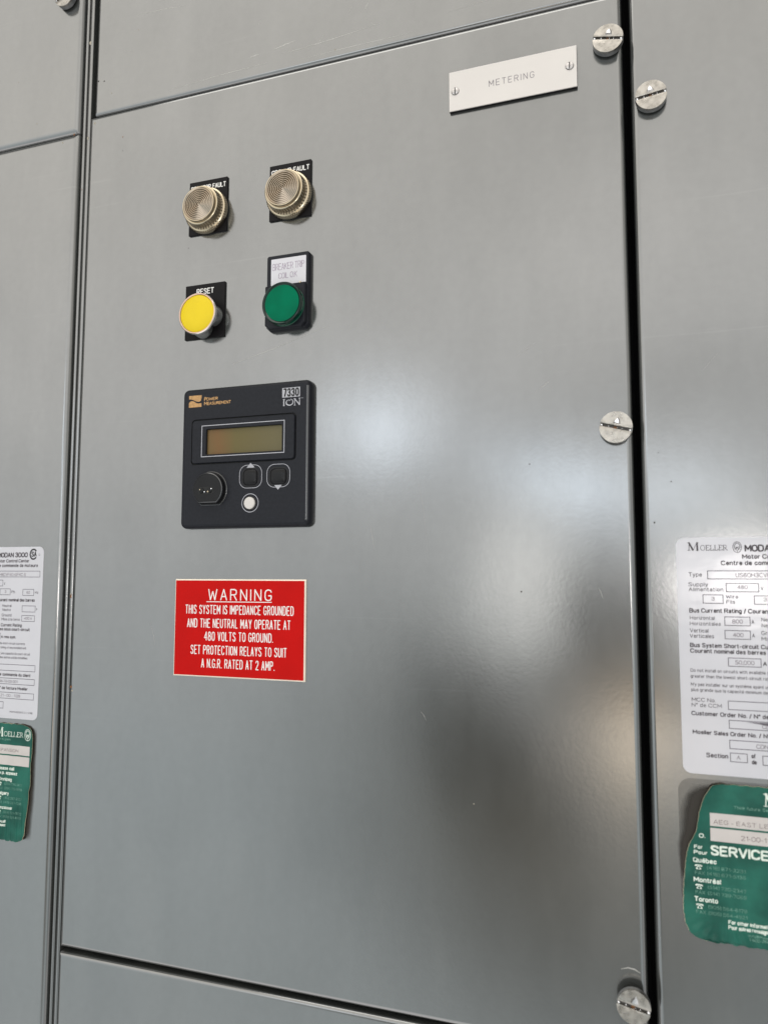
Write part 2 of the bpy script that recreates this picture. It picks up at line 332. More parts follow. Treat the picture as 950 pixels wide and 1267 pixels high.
# ------------------------------------------------------------------ the cabinet: doors and frame
CABG = 'grey steel cabinets standing side by side'
cab_mid = thing('switchgear_cabinet', 'middle grey cabinet carrying the meter, lamps and red warning sign', 'cabinet', -184, 0, CABG)
cab_left = thing('switchgear_cabinet', 'left grey cabinet, cut off by the left edge of the photo', 'cabinet', -571, 0, CABG)
cab_right = thing('switchgear_cabinet', 'right grey cabinet beyond the wide black gap', 'cabinet', 213, 0, CABG)
def chips(specks, t, d, tall=1.):
    for x, z, s_, m_ in specks:
        b = MB(); b.flat([(x + s_ * (.7 + .5 * random.random()) * math.cos(a), z + tall * s_ * (.7 + .6 * random.random()) * math.sin(a)) for a in [2 * PI * k / 7 for k in range(7)]], d)
        b.build('paint_chip', [('speck', 'rust', 'chip')[m_]], t, recalc=False)
def door(t, x0, x1, z0, z1, label=None, r=1.2, R=3.2, scuffs=(), specks=()):
    b = MB(); seg = 6
    prof = [(0, -17)] + [(R * (1 - math.cos(PI / 2 * k / seg)), -R + R * math.sin(PI / 2 * k / seg)) for k in range(seg + 1)] + [(R + .25, 0)]
    b.prism(lambda i: rr(x0 + i, x1 - i, z0 + i, z1 - i, max(r - i, .03), 4), prof)
    o = b.build('door', ['paint'], t, sharp=40)
    if label: o['label'] = label
    for w, pl in scuffs:
        b = MB(); n = len(pl); b.stroke(pl, [w * .7 * (.3 if i in (0, n - 1) else 1) for i in range(n)], .03, .02)
        b.build('scratch', ['scuff'], o, recalc=False)
    chips(specks, o, .04)
    return o

door(cab_mid, -370.9, 3.2, -250.4, 336.9, 'large door with meter, lamps and red warning sign',
     scuffs=[(.35, [(-16.9, -7), (-15.6, -9.5), (-14.5, -13.1)]), (.3, [(-48.7, 105), (-44, 108), (-40.4, 111)]), (.25, [(-149.5, 29.8), (-148, 22), (-146.9, 15)]),
             (.25, [(-305.5, -32.2), (-303, -40), (-301, -48)]), (.9, [(-9.9, -205.2), (-6.4, -204.0), (-3.1, -204.3), (-.4, -205.8)]), (.25, [(-59, 126.9), (-54, 130), (-49.7, 133.2)]),
             (.25, [(-118, -79.5), (-116, -82), (-114.7, -84.8)]), (.2, [(-281.7, 103.4), (-281, 92), (-279.9, 81)]), 
             (.35, [(-247, 139), (-215, 147), (-178, 158)]), (.15, [(-120, 60), (-116, 40), (-113, 10)])],
     specks=[(-340.8, 316, .55, 1), (-340.4, 305.5, .3, 0), (-58.7, -9.6, .55, 0), (-53, 63, .35, 0), (-87, -129, .35, 2), (-149.6, -95.5, .25, 0), (-368.6, -77.9, .9, 1), (-367.6, -80.4, .7, 2),
             (-366, 331.5, .9, 2), (-369, 296, .4, 0), (-368.6, 290, .35, 0), (-369, 270, .4, 0), (-95, -60, .2, 0), (-283, 224, .3, 0)])
door(cab_mid, -367.0, 3.2, 337.0, 640, 'upper door with pale wiped scuffs', R=2.7,
     scuffs=[(1.53, [(-237.5, 353.2), (-234, 353.5), (-231.3, 353.5)]), (1.19, [(-219, 354.6), (-211, 356), (-204, 356.8)]), (0.51, [(-213, 349.7), (-190, 350.8), (-172, 351.8), (-144, 354.3)]),
             (0.85, [(-155, 366), (-153.5, 368), (-152.3, 370.4)]), (0.85, [(-231.7, 375.3), (-230, 378.3)]), (0.59, [(-331.5, 407.9), (-310, 406.5), (-290.3, 404.7)]),
             (1.02, [(-186, 352), (-183.5, 356)]), (0.85, [(-166, 367), (-163, 371)]), (0.51, [(-300, 343.5), (-260, 345.5), (-225, 346)]), (0.59, [(-200, 342.8), (-160, 343), (-120, 342.6)]),
             (0.51, [(-345, 384), (-335, 380)]), (0.85, [(-150, 356), (-147, 353.5)]), (0.51, [(-100, 350), (-60, 353)])],
     specks=[(-364.1, 363.9, .6, 0), (-359, 362.8, .55, 0), (-352, 352, .5, 2), (-330, 396, .4, 2), (-175, 343.5, .6, 2)])
door(cab_mid, -370.9, 3.2, -560, -253.2, R=2.6)
door(cab_left, -760, -380.6, 327.5, 700, R=4.4,
     specks=[(-440, 380, .4, 2), (-420, 342, .5, 2)])
door(cab_left, -760, -380.6, -560, 327.4, R=4.4, specks=[(-384.5, 326.6, .8, 1), (-395, 322, .7, 2), (-470, 290, .4, 0)])
door(cab_right, 7.4, 420, -560, 700,
     scuffs=[(.4, [(9.2, -184.5), (10, -187)]), (.3, [(40, 110), (47, 118)])], specks=[(13, 28, .5, 0), (22, 50, .35, 0), (16, 66, .3, 0)])

fr = cab_mid
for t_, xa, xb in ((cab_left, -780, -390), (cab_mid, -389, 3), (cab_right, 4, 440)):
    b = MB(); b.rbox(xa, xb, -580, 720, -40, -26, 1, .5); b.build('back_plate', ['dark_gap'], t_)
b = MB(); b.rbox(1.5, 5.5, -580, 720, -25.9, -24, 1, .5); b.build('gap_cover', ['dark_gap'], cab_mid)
def strip(x0, x1, dtop):
    b = MB(); n = 8; R = (x1 - x0) / 2; sec = [(x0, -25)] + [(x0 + R - R * math.cos(PI * k / n), dtop - .7 + .7 * math.sin(PI * k / n)) for k in range(n + 1)] + [(x1, -25)]
    ra = []
    for z in (-570, 710):
        base = len(b.v)
        for x, d in sec: b.v.append((x, z, d))
        ra.append(list(range(base, base + len(sec))))
    b.bridge(ra[0], ra[1], closed=False); b.face(ra[0]); b.face(ra[1][::-1])
    return b.build('filler_strip', ['paint'], fr, sharp=50)
strip(-378.4, -375.9, -1.4); strip(-374.4, -371.5, -1.4)
b = MB(); b.rbox(-376.2, -374.1, -565, 705, -24, -3.4, .1, .1); b.build('seam_filler', ['paint'], fr)
chips(((-374.0, 397.5, .9, 2), (-372.9, -15.7, .8, 1), (-373.1, -14.2, .5, 2), (-376.8, 283, .35, 1), (-373, 322, .8, 2)), cab_mid, -1.32, 1.8)

# ------------------------------------------------------------------ door screws
def screw(x, z, r, h, ang, label, d0=0., lift=0.):
    t = thing('door_screw', label, 'screw', x, z, 'slotted zinc screws holding the cabinet doors')
    ca, sa = math.cos(math.radians(ang)), math.sin(math.radians(ang))
    rot = lambda u, v: (x + u * ca - v * sa, z + u * sa + v * ca)
    lift = lift or 1.1; top = lift + h
    b = MB()
    b.lathe(x, z, [(r * .66, 0), (r * .66, lift + .2)], 32, 2)
    b.lathe(x, z, [(r * .6, lift + .02), (r - .3, lift + .05), (r, lift + .4), (r, top - 1.5)], 48, 1)
    sw = .8
    b.build('screw_shank', ['zinc', 'zinc_side', 'dark_gap'], t)
    bm = bmesh.new()
    for sgn in (1, -1):
        a0 = math.asin(sw / r); arc = [a0 + (PI - 2 * a0) * k / 26 for k in range(27)]
        loop = [rot(r * math.cos(a), sgn * r * math.sin(a)) for a in arc]
        lo = [bm.verts.new((p[0], p[1], top - 1.62)) for p in loop]; hi = [bm.verts.new((p[0], p[1], top)) for p in loop]
        n = len(lo)
        for i in range(n):
            j = (i + 1) % n; bm.faces.new((lo[i], lo[j], hi[j], hi[i]))
        f = bm.faces.new(hi); ed = list(f.edges); bm.faces.new(lo[::-1])
        bmesh.ops.bevel(bm, geom=ed, offset=.45, segments=2, affect='EDGES', profile=.6)
    # raised arrow mark above the slot
    tri = [(-2.3, 1.7), (2.3, 1.7), (1.7, 4.0), (0, 6.2), (-1.7, 4.0)]
    lo = [bm.verts.new((*rot(*p), top - .3)) for p in tri]; hi = [bm.verts.new((*rot(p[0] * .5 - .2, 3.1 + (p[1] - 3.1) * .55), top + .95)) for p in tri]
    for i in range(5):
        j = (i + 1) % 5; bm.faces.new((lo[i], lo[j], hi[j], hi[i]))
    bm.faces.new(hi)
    for f_ in bm.faces:
        if len(f_.verts) in (4, 5) and min(v.co.z for v in f_.verts) >= top - .31 and all(abs((v.co.x - x) * ca + (v.co.y - z) * sa) < 2.4 for v in f_.verts): f_.material_index = 1
    bmesh.ops.recalc_face_normals(bm, faces=bm.faces); bm.verts.index_update()
    b = MB(); b.v = [tuple(v.co) for v in bm.verts]; b.f = [tuple(v.index for v in f.verts) for f in bm.faces]; b.mi = [f.material_index for f in bm.faces]; bm.free()
    b.build('screw_head', ['zinc', 'zinc_bright'], t, sharp=38)
    b = MB()
    b.flat([rot(*p) for p in rr(-r + .5, r - .5, -.78, .78, .3)], top - 1.2, 3)
    for u, s_ in ((-r * .88, 1), (r * .88, 1.1), (-r * .45, .7), (r * .38, .6), (r * .1, .55)):   # burrs left in the slot
        cx, cz = rot(u, -.15); k = s_ * 1.0
        b.lathe(cx, cz, [(k, top - 1.4), (k * .85, top - .7), (k * .45, top - .15), (k * .1, top)], 7, 0, mod=lambda kk, i: .75 + .5 * ((i * 37 + kk * 13) % 10) / 10)
    cx, cz = rot(-.3, -.4); b.lathe(cx, cz, [(1.2, top - 1.42), (.9, top - 1.1), (.2, top - .95)], 8, 2)
    b.build('slot_burr', ['zinc_bright', 'black_hole', 'rust', 'slot_metal'], t)
screw(-4.5, 306.0, 8.4, 4.6, -12.5, 'round slotted screw just right of the white METERING plate')
screw(17.7, 267.3, 8.4, 4.2, 7, 'round slotted screw highest on the right hand door, beyond the black gap')
screw(-5.5, 80.5, 8.7, 4.2, -15, 'round slotted screw halfway down the black gap, level with the meter')
screw(-4.0, -219.0, 8.3, 4.0, -11, 'loose slotted screw standing proud at the bottom of the lamp door', lift=4.2)
screw(-394.4, 435.9, 8.5, 4.4, 20, 'slotted screw cut off by the top edge at upper left')

# ------------------------------------------------------------------ pilot lamps
def legend(t, x0, x1, z0, z1, txt, tx0, tx1, tz, cap, w):
    b = MB(); b.rbox(x0, x1, z0, z1, 0, 1.3, .3, .15); pl = b.build('legend_plate', ['black_plate'], t)
    b = MB(); b.engrave(txt, tx0, tx1, tz, cap, w, 1.33); b.build('lettering', ['engraved'], pl, recalc=False)

def lamp(cx, cz, px0, px1, pz0, pz1, txt, label):
    t = thing('pilot_lamp', label, 'pilot lamp', cx, cz, 'ribbed champagne coloured pilot lamps in the top row')
    legend(t, px0, px1, pz0, pz1, txt, px0 + 1.6, px1 - 1.4, pz1 - 6.5, 3.0, .62)
    b = MB(); n = 192
    def knurl(k, i): return 1.006 if (k in (1, 2, 3) and i % 3 < 1) else .985 if k in (1, 2, 3) else 1
    b.lathe(cx, cz, [(15.2, 1.3), (15.9, 1.7), (16.0, 3.0), (15.9, 4.6), (15.4, 5.2), (14.8, 5.5), (14.4, 5.6)], n, mod=knurl, cap=False)
    b.build('knurled_ring', ['brass'], t, sharp=28)
    b = MB()
    def rib(k, i): return (1.0 if i % 4 < 2 else .94) if 1 <= k <= 5 else 1
    b.lathe(cx, cz, [(14.5, 5.4), (14.3, 6.2), (14.1, 7.4), (13.9, 8.6), (13.75, 9.8), (13.6, 10.6), (13.4, 11.2), (12.9, 11.5), (12.3, 11.45), (12.2, 12.3), (12.15, 13.0), (11.9, 13.4), (11.4, 13.45)], 176, mod=rib, cap=False)
    g = [(11.4, 13.45), (11.0, 13.0)]
    N = 9
    for k in range(N):
        r1 = 10.9 * (1 - k / N); r2 = 10.9 * (1 - (k + 1) / N); mid = (r1 + r2) / 2
        base = 12.9 - .9 * (1 - (r1 / 10.9)) * .4
        g += [(r1, base), (mid + .1, base + .5), (mid - .1, base + .5), (max(r2 + .02, .05), base)]
    b.lathe(cx, cz, g, 96, 1, mats=[1] + [1, 1, 1, 2] * N + [1])
    b.build('ribbed_lens', ['brass', 'brass_dk', 'groove_shade'], t, sharp=40)
    return t
lamp(-267.6, 247.0, -282.4, -252.8, 231.8, 269.9, 'RESISTOR FAULT', 'left of two ribbed champagne lamps on black plates, above the yellow button')
lamp(-205.7, 247.6, -220.8, -190.8, 232.6, 270.7, 'GROUND FAULT', 'right of two ribbed champagne lamps on black plates, above the green light')

# ------------------------------------------------------------------ reset button
t = thing('push_button', 'yellow push button in a metal rim on black RESET plate', 'push button', -268.2, 172.5)
legend(t, -283.5, -253.0, 158.4, 196.3, 'RESET', -274.6, -261.7, 189.5, 3.5, .68)
b = MB(); cx, cz = -268.2, 172.5
def clover(ins):
    out = []
    for i in range(96):
        a = 2 * PI * i / 96; q = a % (PI / 2); q = min(q, PI / 2 - q); c, R = 7.5, 7.1 - ins
        r = c * math.cos(q) + math.sqrt(max(R * R - (c * math.sin(q)) ** 2, .01)); out.append((cx + r * math.cos(a), cz + r * math.sin(a)))
    return out
b.prism(clover, [(.6, 1.3), (.15, 1.9), (0, 3), (.5, 7), (1.2, 8.6)]); b.build('button_barrel', ['barrel'], t, sharp=50)
b = MB(); b.lathe(cx, cz, [(10, 7.6), (13.2, 7.9), (14.0, 8.7), (14.15, 9.8), (14.0, 10.5), (13.6, 10.9)], 64, 0, cap=False)
b.lathe(cx, cz, [(13.6, 10.9), (13.0, 10.95), (12.75, 10.7), (12.65, 10.1)], 64, 1, cap=False); b.build('metal_rim', ['chrome', 'rim'], t, sharp=25)
b = MB(); b.lathe(cx, cz, [(12.7, 9.8), (12.62, 10.35), (12.3, 10.55), (6, 10.62), (.4, 10.65)], 64); b.build('yellow_cap', ['yellow'], t)

# ------------------------------------------------------------------ green indicator light
t = thing('indicator_light', 'round green indicator light with white BREAKER TRIP COIL O.K. tag in black holder', 'indicator light', -205.5, 171.8)
b = MB()
def chamf(x0, x1, z0, z1, c, r):
    def f(i):
        return [(x0 + c, z0 + i), (x1 - c, z0 + i), (x1 - i, z0 + c), (x1 - i, z1 - r), (x1 - r, z1 - i), (x0 + r, z1 - i), (x0 + i, z1 - r), (x0 + i, z0 + c)]
    return f
b.prism(chamf(-220.7, -190.2, 157.1, 207.8, 2.6, 1.3), [(0, 0), (0, 2.6), (.35, 3.5), (.9, 4.0)])
b.prism(chamf(-220.5, -191.6, 157.4, 186.6, 3.0, 1.0), [(0, 3.0), (0, 5.2), (.4, 6.2), (1.1, 6.6)])
ho = b.build('tag_holder', ['black_plastic'], t, sharp=25)
b = MB(); b.rbox(-217.2, -192.3, 186.9, 204.8, 3.9, 4.25, .4, .1); tg = b.build('name_tag', ['white_tag'], t)
b = MB(); b.engrave('BREAKER TRIP', -215.9, -193.6, 197.2, 4.2, .42, 4.28, 0, .02, .16, .3); b.engrave('COIL O.K', -211.6, -198.6, 191.3, 3.6, .42, 4.28, 0, .02, .16, .3)
b.build('lettering', ['mauve_ink'], tg, recalc=False)
b = MB(); b.lathe(-195.2, 186.2, [(.7, 4.0), (.6, 6.9), (.1, 7.0)], 10, 0); b.build('tag_rivet', ['brass'], t)
b = MB(); cx, cz = -205.5, 171.8
b.lathe(cx, cz, [(13.6, 6.4), (13.7, 7.0), (13.3, 7.3), (13.3, 8.6), (13.75, 9.0), (13.9, 10.4)], 72, 0, cap=False)
b.lathe(cx, cz, [(13.9, 10.4), (13.9, 11.6), (13.6, 12.1), (13.1, 12.2), (12.4, 11.9), (11.9, 11.5)], 72, 1, cap=False)
b.lathe(cx, cz, [(11.9, 11.5), (11.6, 11.52), (8, 11.75), (4, 11.86), (.4, 11.9)], 72, 2)
b.build('green_lens', ['green_side', 'green_rim', 'green_face'], t, sharp=30)

# ------------------------------------------------------------------ meter
t = thing('panel_meter', 'square black panel meter with olive display and white round button', 'panel meter', -234.2, 76.3)
b = MB(); x0, x1, z0, z1 = -280.9, -187.4, 29.6, 123.0
prof = [(0, 0), (0, 2.4)] + [(2.7 * (1 - math.cos(PI / 2 * k / 6)), 2.4 + 3.6 * math.sin(PI / 2 * k / 6)) for k in range(1, 7)] + [(2.95, 6.0)]
# face with openings for display: built as a ring around the raised display surround
b.prism(lambda i: rr(x0 + i, x1 - i, z0 + i, z1 - i, max(4.2 - i, .3), 7), prof, top=False)
for q_ in (28 * 5 + 6, 28 * 6 + 6): b.mi[q_] = 2  # right side only: glossier faces added to bring out a bright crease line
bt = len(b.v) - 28; ring = list(range(bt, bt + 28))
P = (-272.3, -197.6, 72.2, 101.1)
g1 = b.pts(rr(P[0] - .75, P[1] + .75, P[2] - .75, P[3] + .75, 2.8, 7), 6.0); b.bridge(ring, g1)
g2 = b.pts(rr(P[0] - .6, P[1] + .6, P[2] - .6, P[3] + .6, 2.7, 7), 5.1); b.bridge(g1, g2, 1)
r1 = b.pts(rr(*P, 2.2, 7), 5.1); b.bridge(g2, r1, 1)
r2 = b.pts(rr(P[0] + .05, P[1] - .05, P[2] + .05, P[3] - .05, 2.2, 7), 6.3); b.bridge(r1, r2)
r3 = b.pts(rr(P[0] + .5, P[1] - .5, P[2] + .5, P[3] - .5, 1.9, 7), 7.0); b.bridge(r2, r3)
W = (-261.6, -206.3, 77.7, 94.9)
r4 = b.pts(rr(*W, .5, 7), 7.0); b.bridge(r3, r4)
r5 = b.pts(rr(W[0] + .3, W[1] - .3, W[2] + .3, W[3] - .3, .4, 7), 6.6); b.bridge(r4, r5)
r6 = b.pts(rr(W[0] + .3, W[1] - .3, W[2] + .3, W[3] - .3, .4, 7), 5.0); b.bridge(r5, r6, 1)
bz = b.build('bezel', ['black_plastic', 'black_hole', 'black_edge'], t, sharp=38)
b = MB(); b.flat(rr(W[0], W[1], W[2], W[3], .3), 5.25); b.build('display', ['lcd'], t, smooth=False)
b = MB(); D = 6.06
b.rectline(-264.6, -204.8, 76.6, 97.1, .5, 7.05)
def octline(x0, x1, z0, z1, r): b.rectline(x0, x1, z0, z1, .34, D, 0, r, 7)
octline(-236.6, -220.7, 54.9, 69.7, 5.2); octline(-217.0, -201.0, 54.8, 69.4, 5.2)
b.frame(circ(-228.7, 45.3, 6.05, 48), circ(-228.7, 45.3, 5.65, 48), D)
b.flat([(-231.6, 68.0), (-225.8, 68.0), (-228.7, 71.1)], D + .05); b.flat([(-211.7, 56.1), (-206.4, 56.1), (-209.05, 53.1)], D + .05)
b.build('silver_print', ['silk'], bz, recalc=False)
b = MB()
b.frame(rr(-207.0, -194.6, 111.9, 118.1, .1), rr(-206.7, -194.9, 112.2, 117.8, .05), D)
b.flat(rr(-206.75, -194.85, 112.15, 117.85, .05), D + .02)
b.stroke([(-205.8, 110.7), (-205.8, 106.7)], .75, D, .03)
b.stroke([(-206.4, 110.7), (-205.0, 110.8)], .35, D, .03); b.stroke([(-206.3, 106.6), (-205.2, 106.6)], .35, D, .03)
b.stroke([(-202.9 + 1.1, 110.4), (-203.6, 109.9), (-204.2, 108.8), (-203.9, 107.5), (-202.6, 106.8), (-201.1, 106.7), (-199.8, 107.5), (-199.3, 108.7), (-199.8, 109.9), (-200.6, 110.5)], [.25, .4, .7, .8, .7, .55, .6, .55, .4, .25], D, .03)
b.stroke([(-202.3, 109.6), (-201.3, 109.9), (-200.9, 110.7)], .3, D, .03)
b.stroke([(-198.2, 106.6), (-198.2, 110.6), (-194.9, 106.6), (-194.9, 110.9)], [.35, .5, .7, .35], D, .03)
b.stroke([(-198.9, 110.7), (-197.6, 110.7)], .3, D, .03); b.stroke([(-195.6, 110.8), (-194.3, 110.8)], .3, D, .03); b.stroke([(-198.8, 106.5), (-197.6, 106.5)], .3, D, .03)
b.text('TM', -193.9, 110.5, .6, -192.5, D)
b.build('model_badge', ['silk'], bz, recalc=False)
b = MB(); b.engrave('7330', -205.9, -195.7, 112.7, 4.6, .95, D + .06, h=.03, gap=.34); b.build('lettering', ['black_hole'], bz, recalc=False)
b = MB(); lx, lz, lw, lh = -275.6, 110.3, 9.6, 7.9
up = [(0, 1), (0, .71), (.15, .70), (.31, .65), (.45, .56), (.56, .50), (.72, .45), (.85, .46), (.95, .54), (1, .78), (1, 1)]
dn = [(0, 0), (1, 0), (1, .32), (.75, .30), (.62, .34), (.5, .42), (.36, .52), (.22, .56), (.1, .52), (0, .40)]
for pl in (up, dn): b.flat([(lx + u * lw, lz + v * lh) for u, v in pl], D)
b.text('P', -263.8, 114.3, 2.1, -262.5, D, .025); b.text('OWER', -262.2, 114.3, 1.7, -253.9, D, .02)
b.text('M', -263.8, 111.3, 2.1, -261.8, D, .025); b.text('EASUREMENT', -261.5, 111.3, 1.7, -244.2, D, .02)
b.build('maker_badge', ['orange'], bz, recalc=False)
def key(cx, cz, w, h, r=2.9):
    k = MB(); k.frame(rr(cx - w / 2 - 1.0, cx + w / 2 + 1.0, cz - h / 2 - 1.0, cz + h / 2 + 1.0, r + 1, 7), rr(cx - w / 2 - .3, cx + w / 2 + .3, cz - h / 2 - .3, cz + h / 2 + .3, r, 7), D - .02, 1)
    k.prism(lambda i: rr(cx - w / 2 + i, cx + w / 2 - i, cz - h / 2 + i, cz + h / 2 - i, max(r - i * .8, .4), 7), [(0, 5.9), (0, 6.3), (.35, 6.8), (1.1, 7.1), (2.2, 7.25), (3.4, 7.3)])
    k.build('arrow_key', ['black_gloss', 'black_hole'], t, sharp=50)
key(-228.8, 61.8, 10.2, 10.2); key(-208.9, 61.6, 11.4, 9.9)
b = MB(); b.lathe(-228.9, 45.2, [(4.7, D - .03), (4.1, D - .02)], 40, 1, cap=False); b.lathe(-228.9, 45.2, [(3.9, 5.9), (3.9, 6.7), (3.5, 7.1), (2.2, 7.3), (.3, 7.35)], 40, 0)
b.build('round_key', ['white_btn', 'black_hole'], t)
b = MB(); kx, kz = -257.5, 54.6
def dshape(r, zf, dx=0, dz=0, n=48):
    a0 = math.asin(max(-1, (zf - (kz + dz)) / r))
    return [(kx + dx + r * math.cos(a0 + (PI - 2 * a0) * k / n), kz + dz + r * math.sin(a0 + (PI - 2 * a0) * k / n)) for k in range(n + 1)]
ra = b.pts(dshape(12.3, 44.4), 5.9); rb = b.pts(dshape(12.1, 44.5), 6.35); rc = b.pts(dshape(11.75, 44.8), 6.5); rd = b.pts(dshape(11.2, 45.4), 6.6)
re = b.pts(dshape(11.0, 45.7), 9.6); rf = b.pts(dshape(10.75, 46.0), 10.2); rg = b.pts(dshape(10.2, 46.5), 10.5)
for p, q, m_ in ((ra, rb, 1), (rb, rc, 1), (rc, rd, 0), (rd, re, 0), (re, rf, 1), (rf, rg, 1)): b.bridge(p, q, m_)
b.face(b.pts([(kx + (x - kx) * .985, kz + (z - kz) * .985) for x, z in [(v[0], v[1]) for v in b.v[rg[0]:rg[-1] + 1]]], 10.52))
pt = b.build('optical_port', ['black_gloss', 'black_edge'], t, sharp=30)
b = MB()
b.prism(lambda i: rr(-264.4 + i, -252.6 - i, 51.4 + i, 56.3 - i, 2.3 - i, 7), [(0, 10.4), (.2, 10.58), (.5, 10.55)], 0)
for cx, s_ in ((-261.6, 1.9), (-255.6, 1.9)):
    b.lathe(cx, 53.8, [(s_, 10.5), (s_ * .9, 10.9), (s_ * .5, 11.1), (.1, 11.15)], 14, 3)
b.lathe(-259.0, 52.9, [(.55, 11.0), (.4, 11.5), (.05, 11.6)], 8, 2); b.lathe(-254.2, 54.8, [(.6, 10.6), (.4, 11.2), (.05, 11.3)], 8, 2)
b.lathe(-256.6, 53.0, [(.7, 10.9), (.5, 11.3), (.05, 11.4)], 8, 1); b.lathe(-262.6, 54.4, [(.5, 10.9), (.4, 11.2), (.05, 11.3)], 8, 1)
b.build('infrared_window', ['black_hole', 'brass', 'zinc_bright', 'black_gloss'], pt)

# ------------------------------------------------------------------ warning sign
t = thing('warning_sign', 'red engraved WARNING plate with white lettering below the meter', 'warning sign', -238.5, -34.7)
b = MB(); X0, X1, Z0, Z1 = -285.9, -191.3, -66.2, -3.3
b.prism(lambda i: rr(X0 + i, X1 - i, Z0 + i, Z1 - i, .15, 2), [(0, 0), (.05, .9), (.85, 1.6)], 0, top=False)
b.flat(rr(X0 + .85, X1 - .85, Z0 + .85, Z1 - .85, .1, 2), 1.6, 1)
pl = b.build('sign_plate', ['cream', 'red'], t, sharp=20)
b = MB()
b.engrave('WARNING', -260.2, -215.0, -16.7, 6.8, .75, 1.63, gap=.34)
b.stroke([(-261.6, -17.9), (-214.7, -17.7)], .5, 1.63, .05)
for s_, xa, xb, zb in (('THIS SYSTEM IS IMPEDANCE GROUNDED', -277.2, -199.6, -25.6), ('AND THE NEUTRAL MAY OPERATE AT', -275.6, -201.6, -34.4), ('480 VOLTS TO GROUND.', -262.6, -213.6, -42.7),
                       ('SET PROTECTION RELAYS TO SUIT', -272.5, -204.0, -51.5), ('A N.G.R. RATED AT 2 AMP.', -264.4, -212.3, -60.0)):
    b.engrave(s_, xa, xb, zb, 5.35, .62, 1.63, gap=.3, space=.44)
b.build('lettering', ['engraved'], pl, recalc=False)

# ------------------------------------------------------------------ nameplate
t = thing('nameplate', 'long white METERING nameplate with black edges, screwed near the top', 'nameplate', -60, 295.7)
b = MB(); b.rbox(-98.1, -22.0, 283.0, 308.3, 0, 1.75, .2, .05); b.build('plate_core', ['black_plate'], t)
b = MB(); b.rbox(-98.05, -22.05, 283.05, 308.25, 1.75, 2.4, .2, .12); b.build('plate_face', ['plate_white'], t)
b = MB(); b.engrave('METERING', -73.4, -46.7, 293.9, 3.7, .42, 2.42, gap=.36); b.build('lettering', ['grey_ink'], t, recalc=False)
for sx, sz in ((-94.3, 295.4), (-26.1, 296.2)):
    b = MB(); r = 2.25
    b.lathe(sx, sz, [(2.45, 2.41), (2.3, 2.5)], 24, 1, cap=False)
    b.lathe(sx, sz, [(r, 2.4), (r, 2.85), (r * .8, 3.1), (.2, 3.2)], 24, 0)
    b.flat([(sx - .3, sz - 2.0), (sx + .3, sz - 2.0), (sx + .3, sz + 2.0), (sx - .3, sz + 2.0)], 3.24, 1)
    b.build('plate_screw', ['steel', 'black_hole'], t)

# ------------------------------------------------------------------ white rating labels
SER = {'M': (1.2, [([(.14, 0), (.19, 1)], .08), ([(.16, 1), (.58, .04)], .2), ([(.58, .04), (1.0, 1)], .06), ([(1.02, 1), (1.05, 0)], .2), ([(0, .02), (.3, .02)], .05), ([(0, .98), (.2, .98)], .05), ([(.98, .98), (1.2, .98)], .05), ([(.86, .02), (1.2, .02)], .05)]),
 'O': (.95, [([(.47 + .43 * math.sin(2 * PI * k / 16), .5 + .48 * math.cos(2 * PI * k / 16)) for k in range(17)], .1)]),
 'E': (.72, [([(.14, 0), (.14, 1)], .13), ([(0, .97), (.66, .97), (.66, .78)], .1), ([(.14, .52), (.5, .52)], .09), ([(0, .03), (.66, .03), (.7, .26)], .1)]),
 'L': (.72, [([(.14, 0), (.14, 1)], .13), ([(0, .97), (.3, .97)], .06), ([(0, .03), (.66, .03), (.7, .3)], .11)]),
 'R': (.85, [([(.14, 0), (.14, 1)], .13), ([(0, .97), (.45, .97), (.64, .88), (.68, .74), (.62, .58), (.45, .5), (.14, .5)], .08), ([(.36, .5), (.78, .02)], .12), ([(0, .03), (.3, .03)], .06), ([(.7, .03), (.88, .03)], .06)])}
def serif(b, t, x0, x1, zb, cap, d, m=0, gap=.1):
    tot = sum(SER[c][0] + gap for c in t) - gap; k = (x1 - x0) / tot; x = x0
    for c in t:
        w, sts = SER[c]
        for pl, sw in sts: b.stroke([(x + u * k, zb + v * cap) for u, v in pl], sw * max(cap, k) * .95, d, .03, False, m)
        x += (w + gap) * k
def emblem(b, cx, cz, rx, rz, w, d, m=0):
    b.stroke(circ(cx, cz, rx, 28, rz), w, d, .02, True, m)
    b.stroke([(cx + rx * .62 * math.sin(2 * PI * k / 14), cz + rz * (.1 + .66 * math.cos(2 * PI * k / 14))) for k in range(14)], w, d, .02, True, m)
    b.stroke([(cx - rx * .34, cz - rz * .5), (cx - rx * .22, cz + rz * .1), (cx, cz - rz * .25), (cx + rx * .22, cz + rz * .1), (cx + rx * .34, cz - rz * .5)], w * .9, d, .02, False, m)
    b.stroke([(cx, cz - rz * .9), (cx, cz - rz * .6)], w * .8, d, .02, False, m)

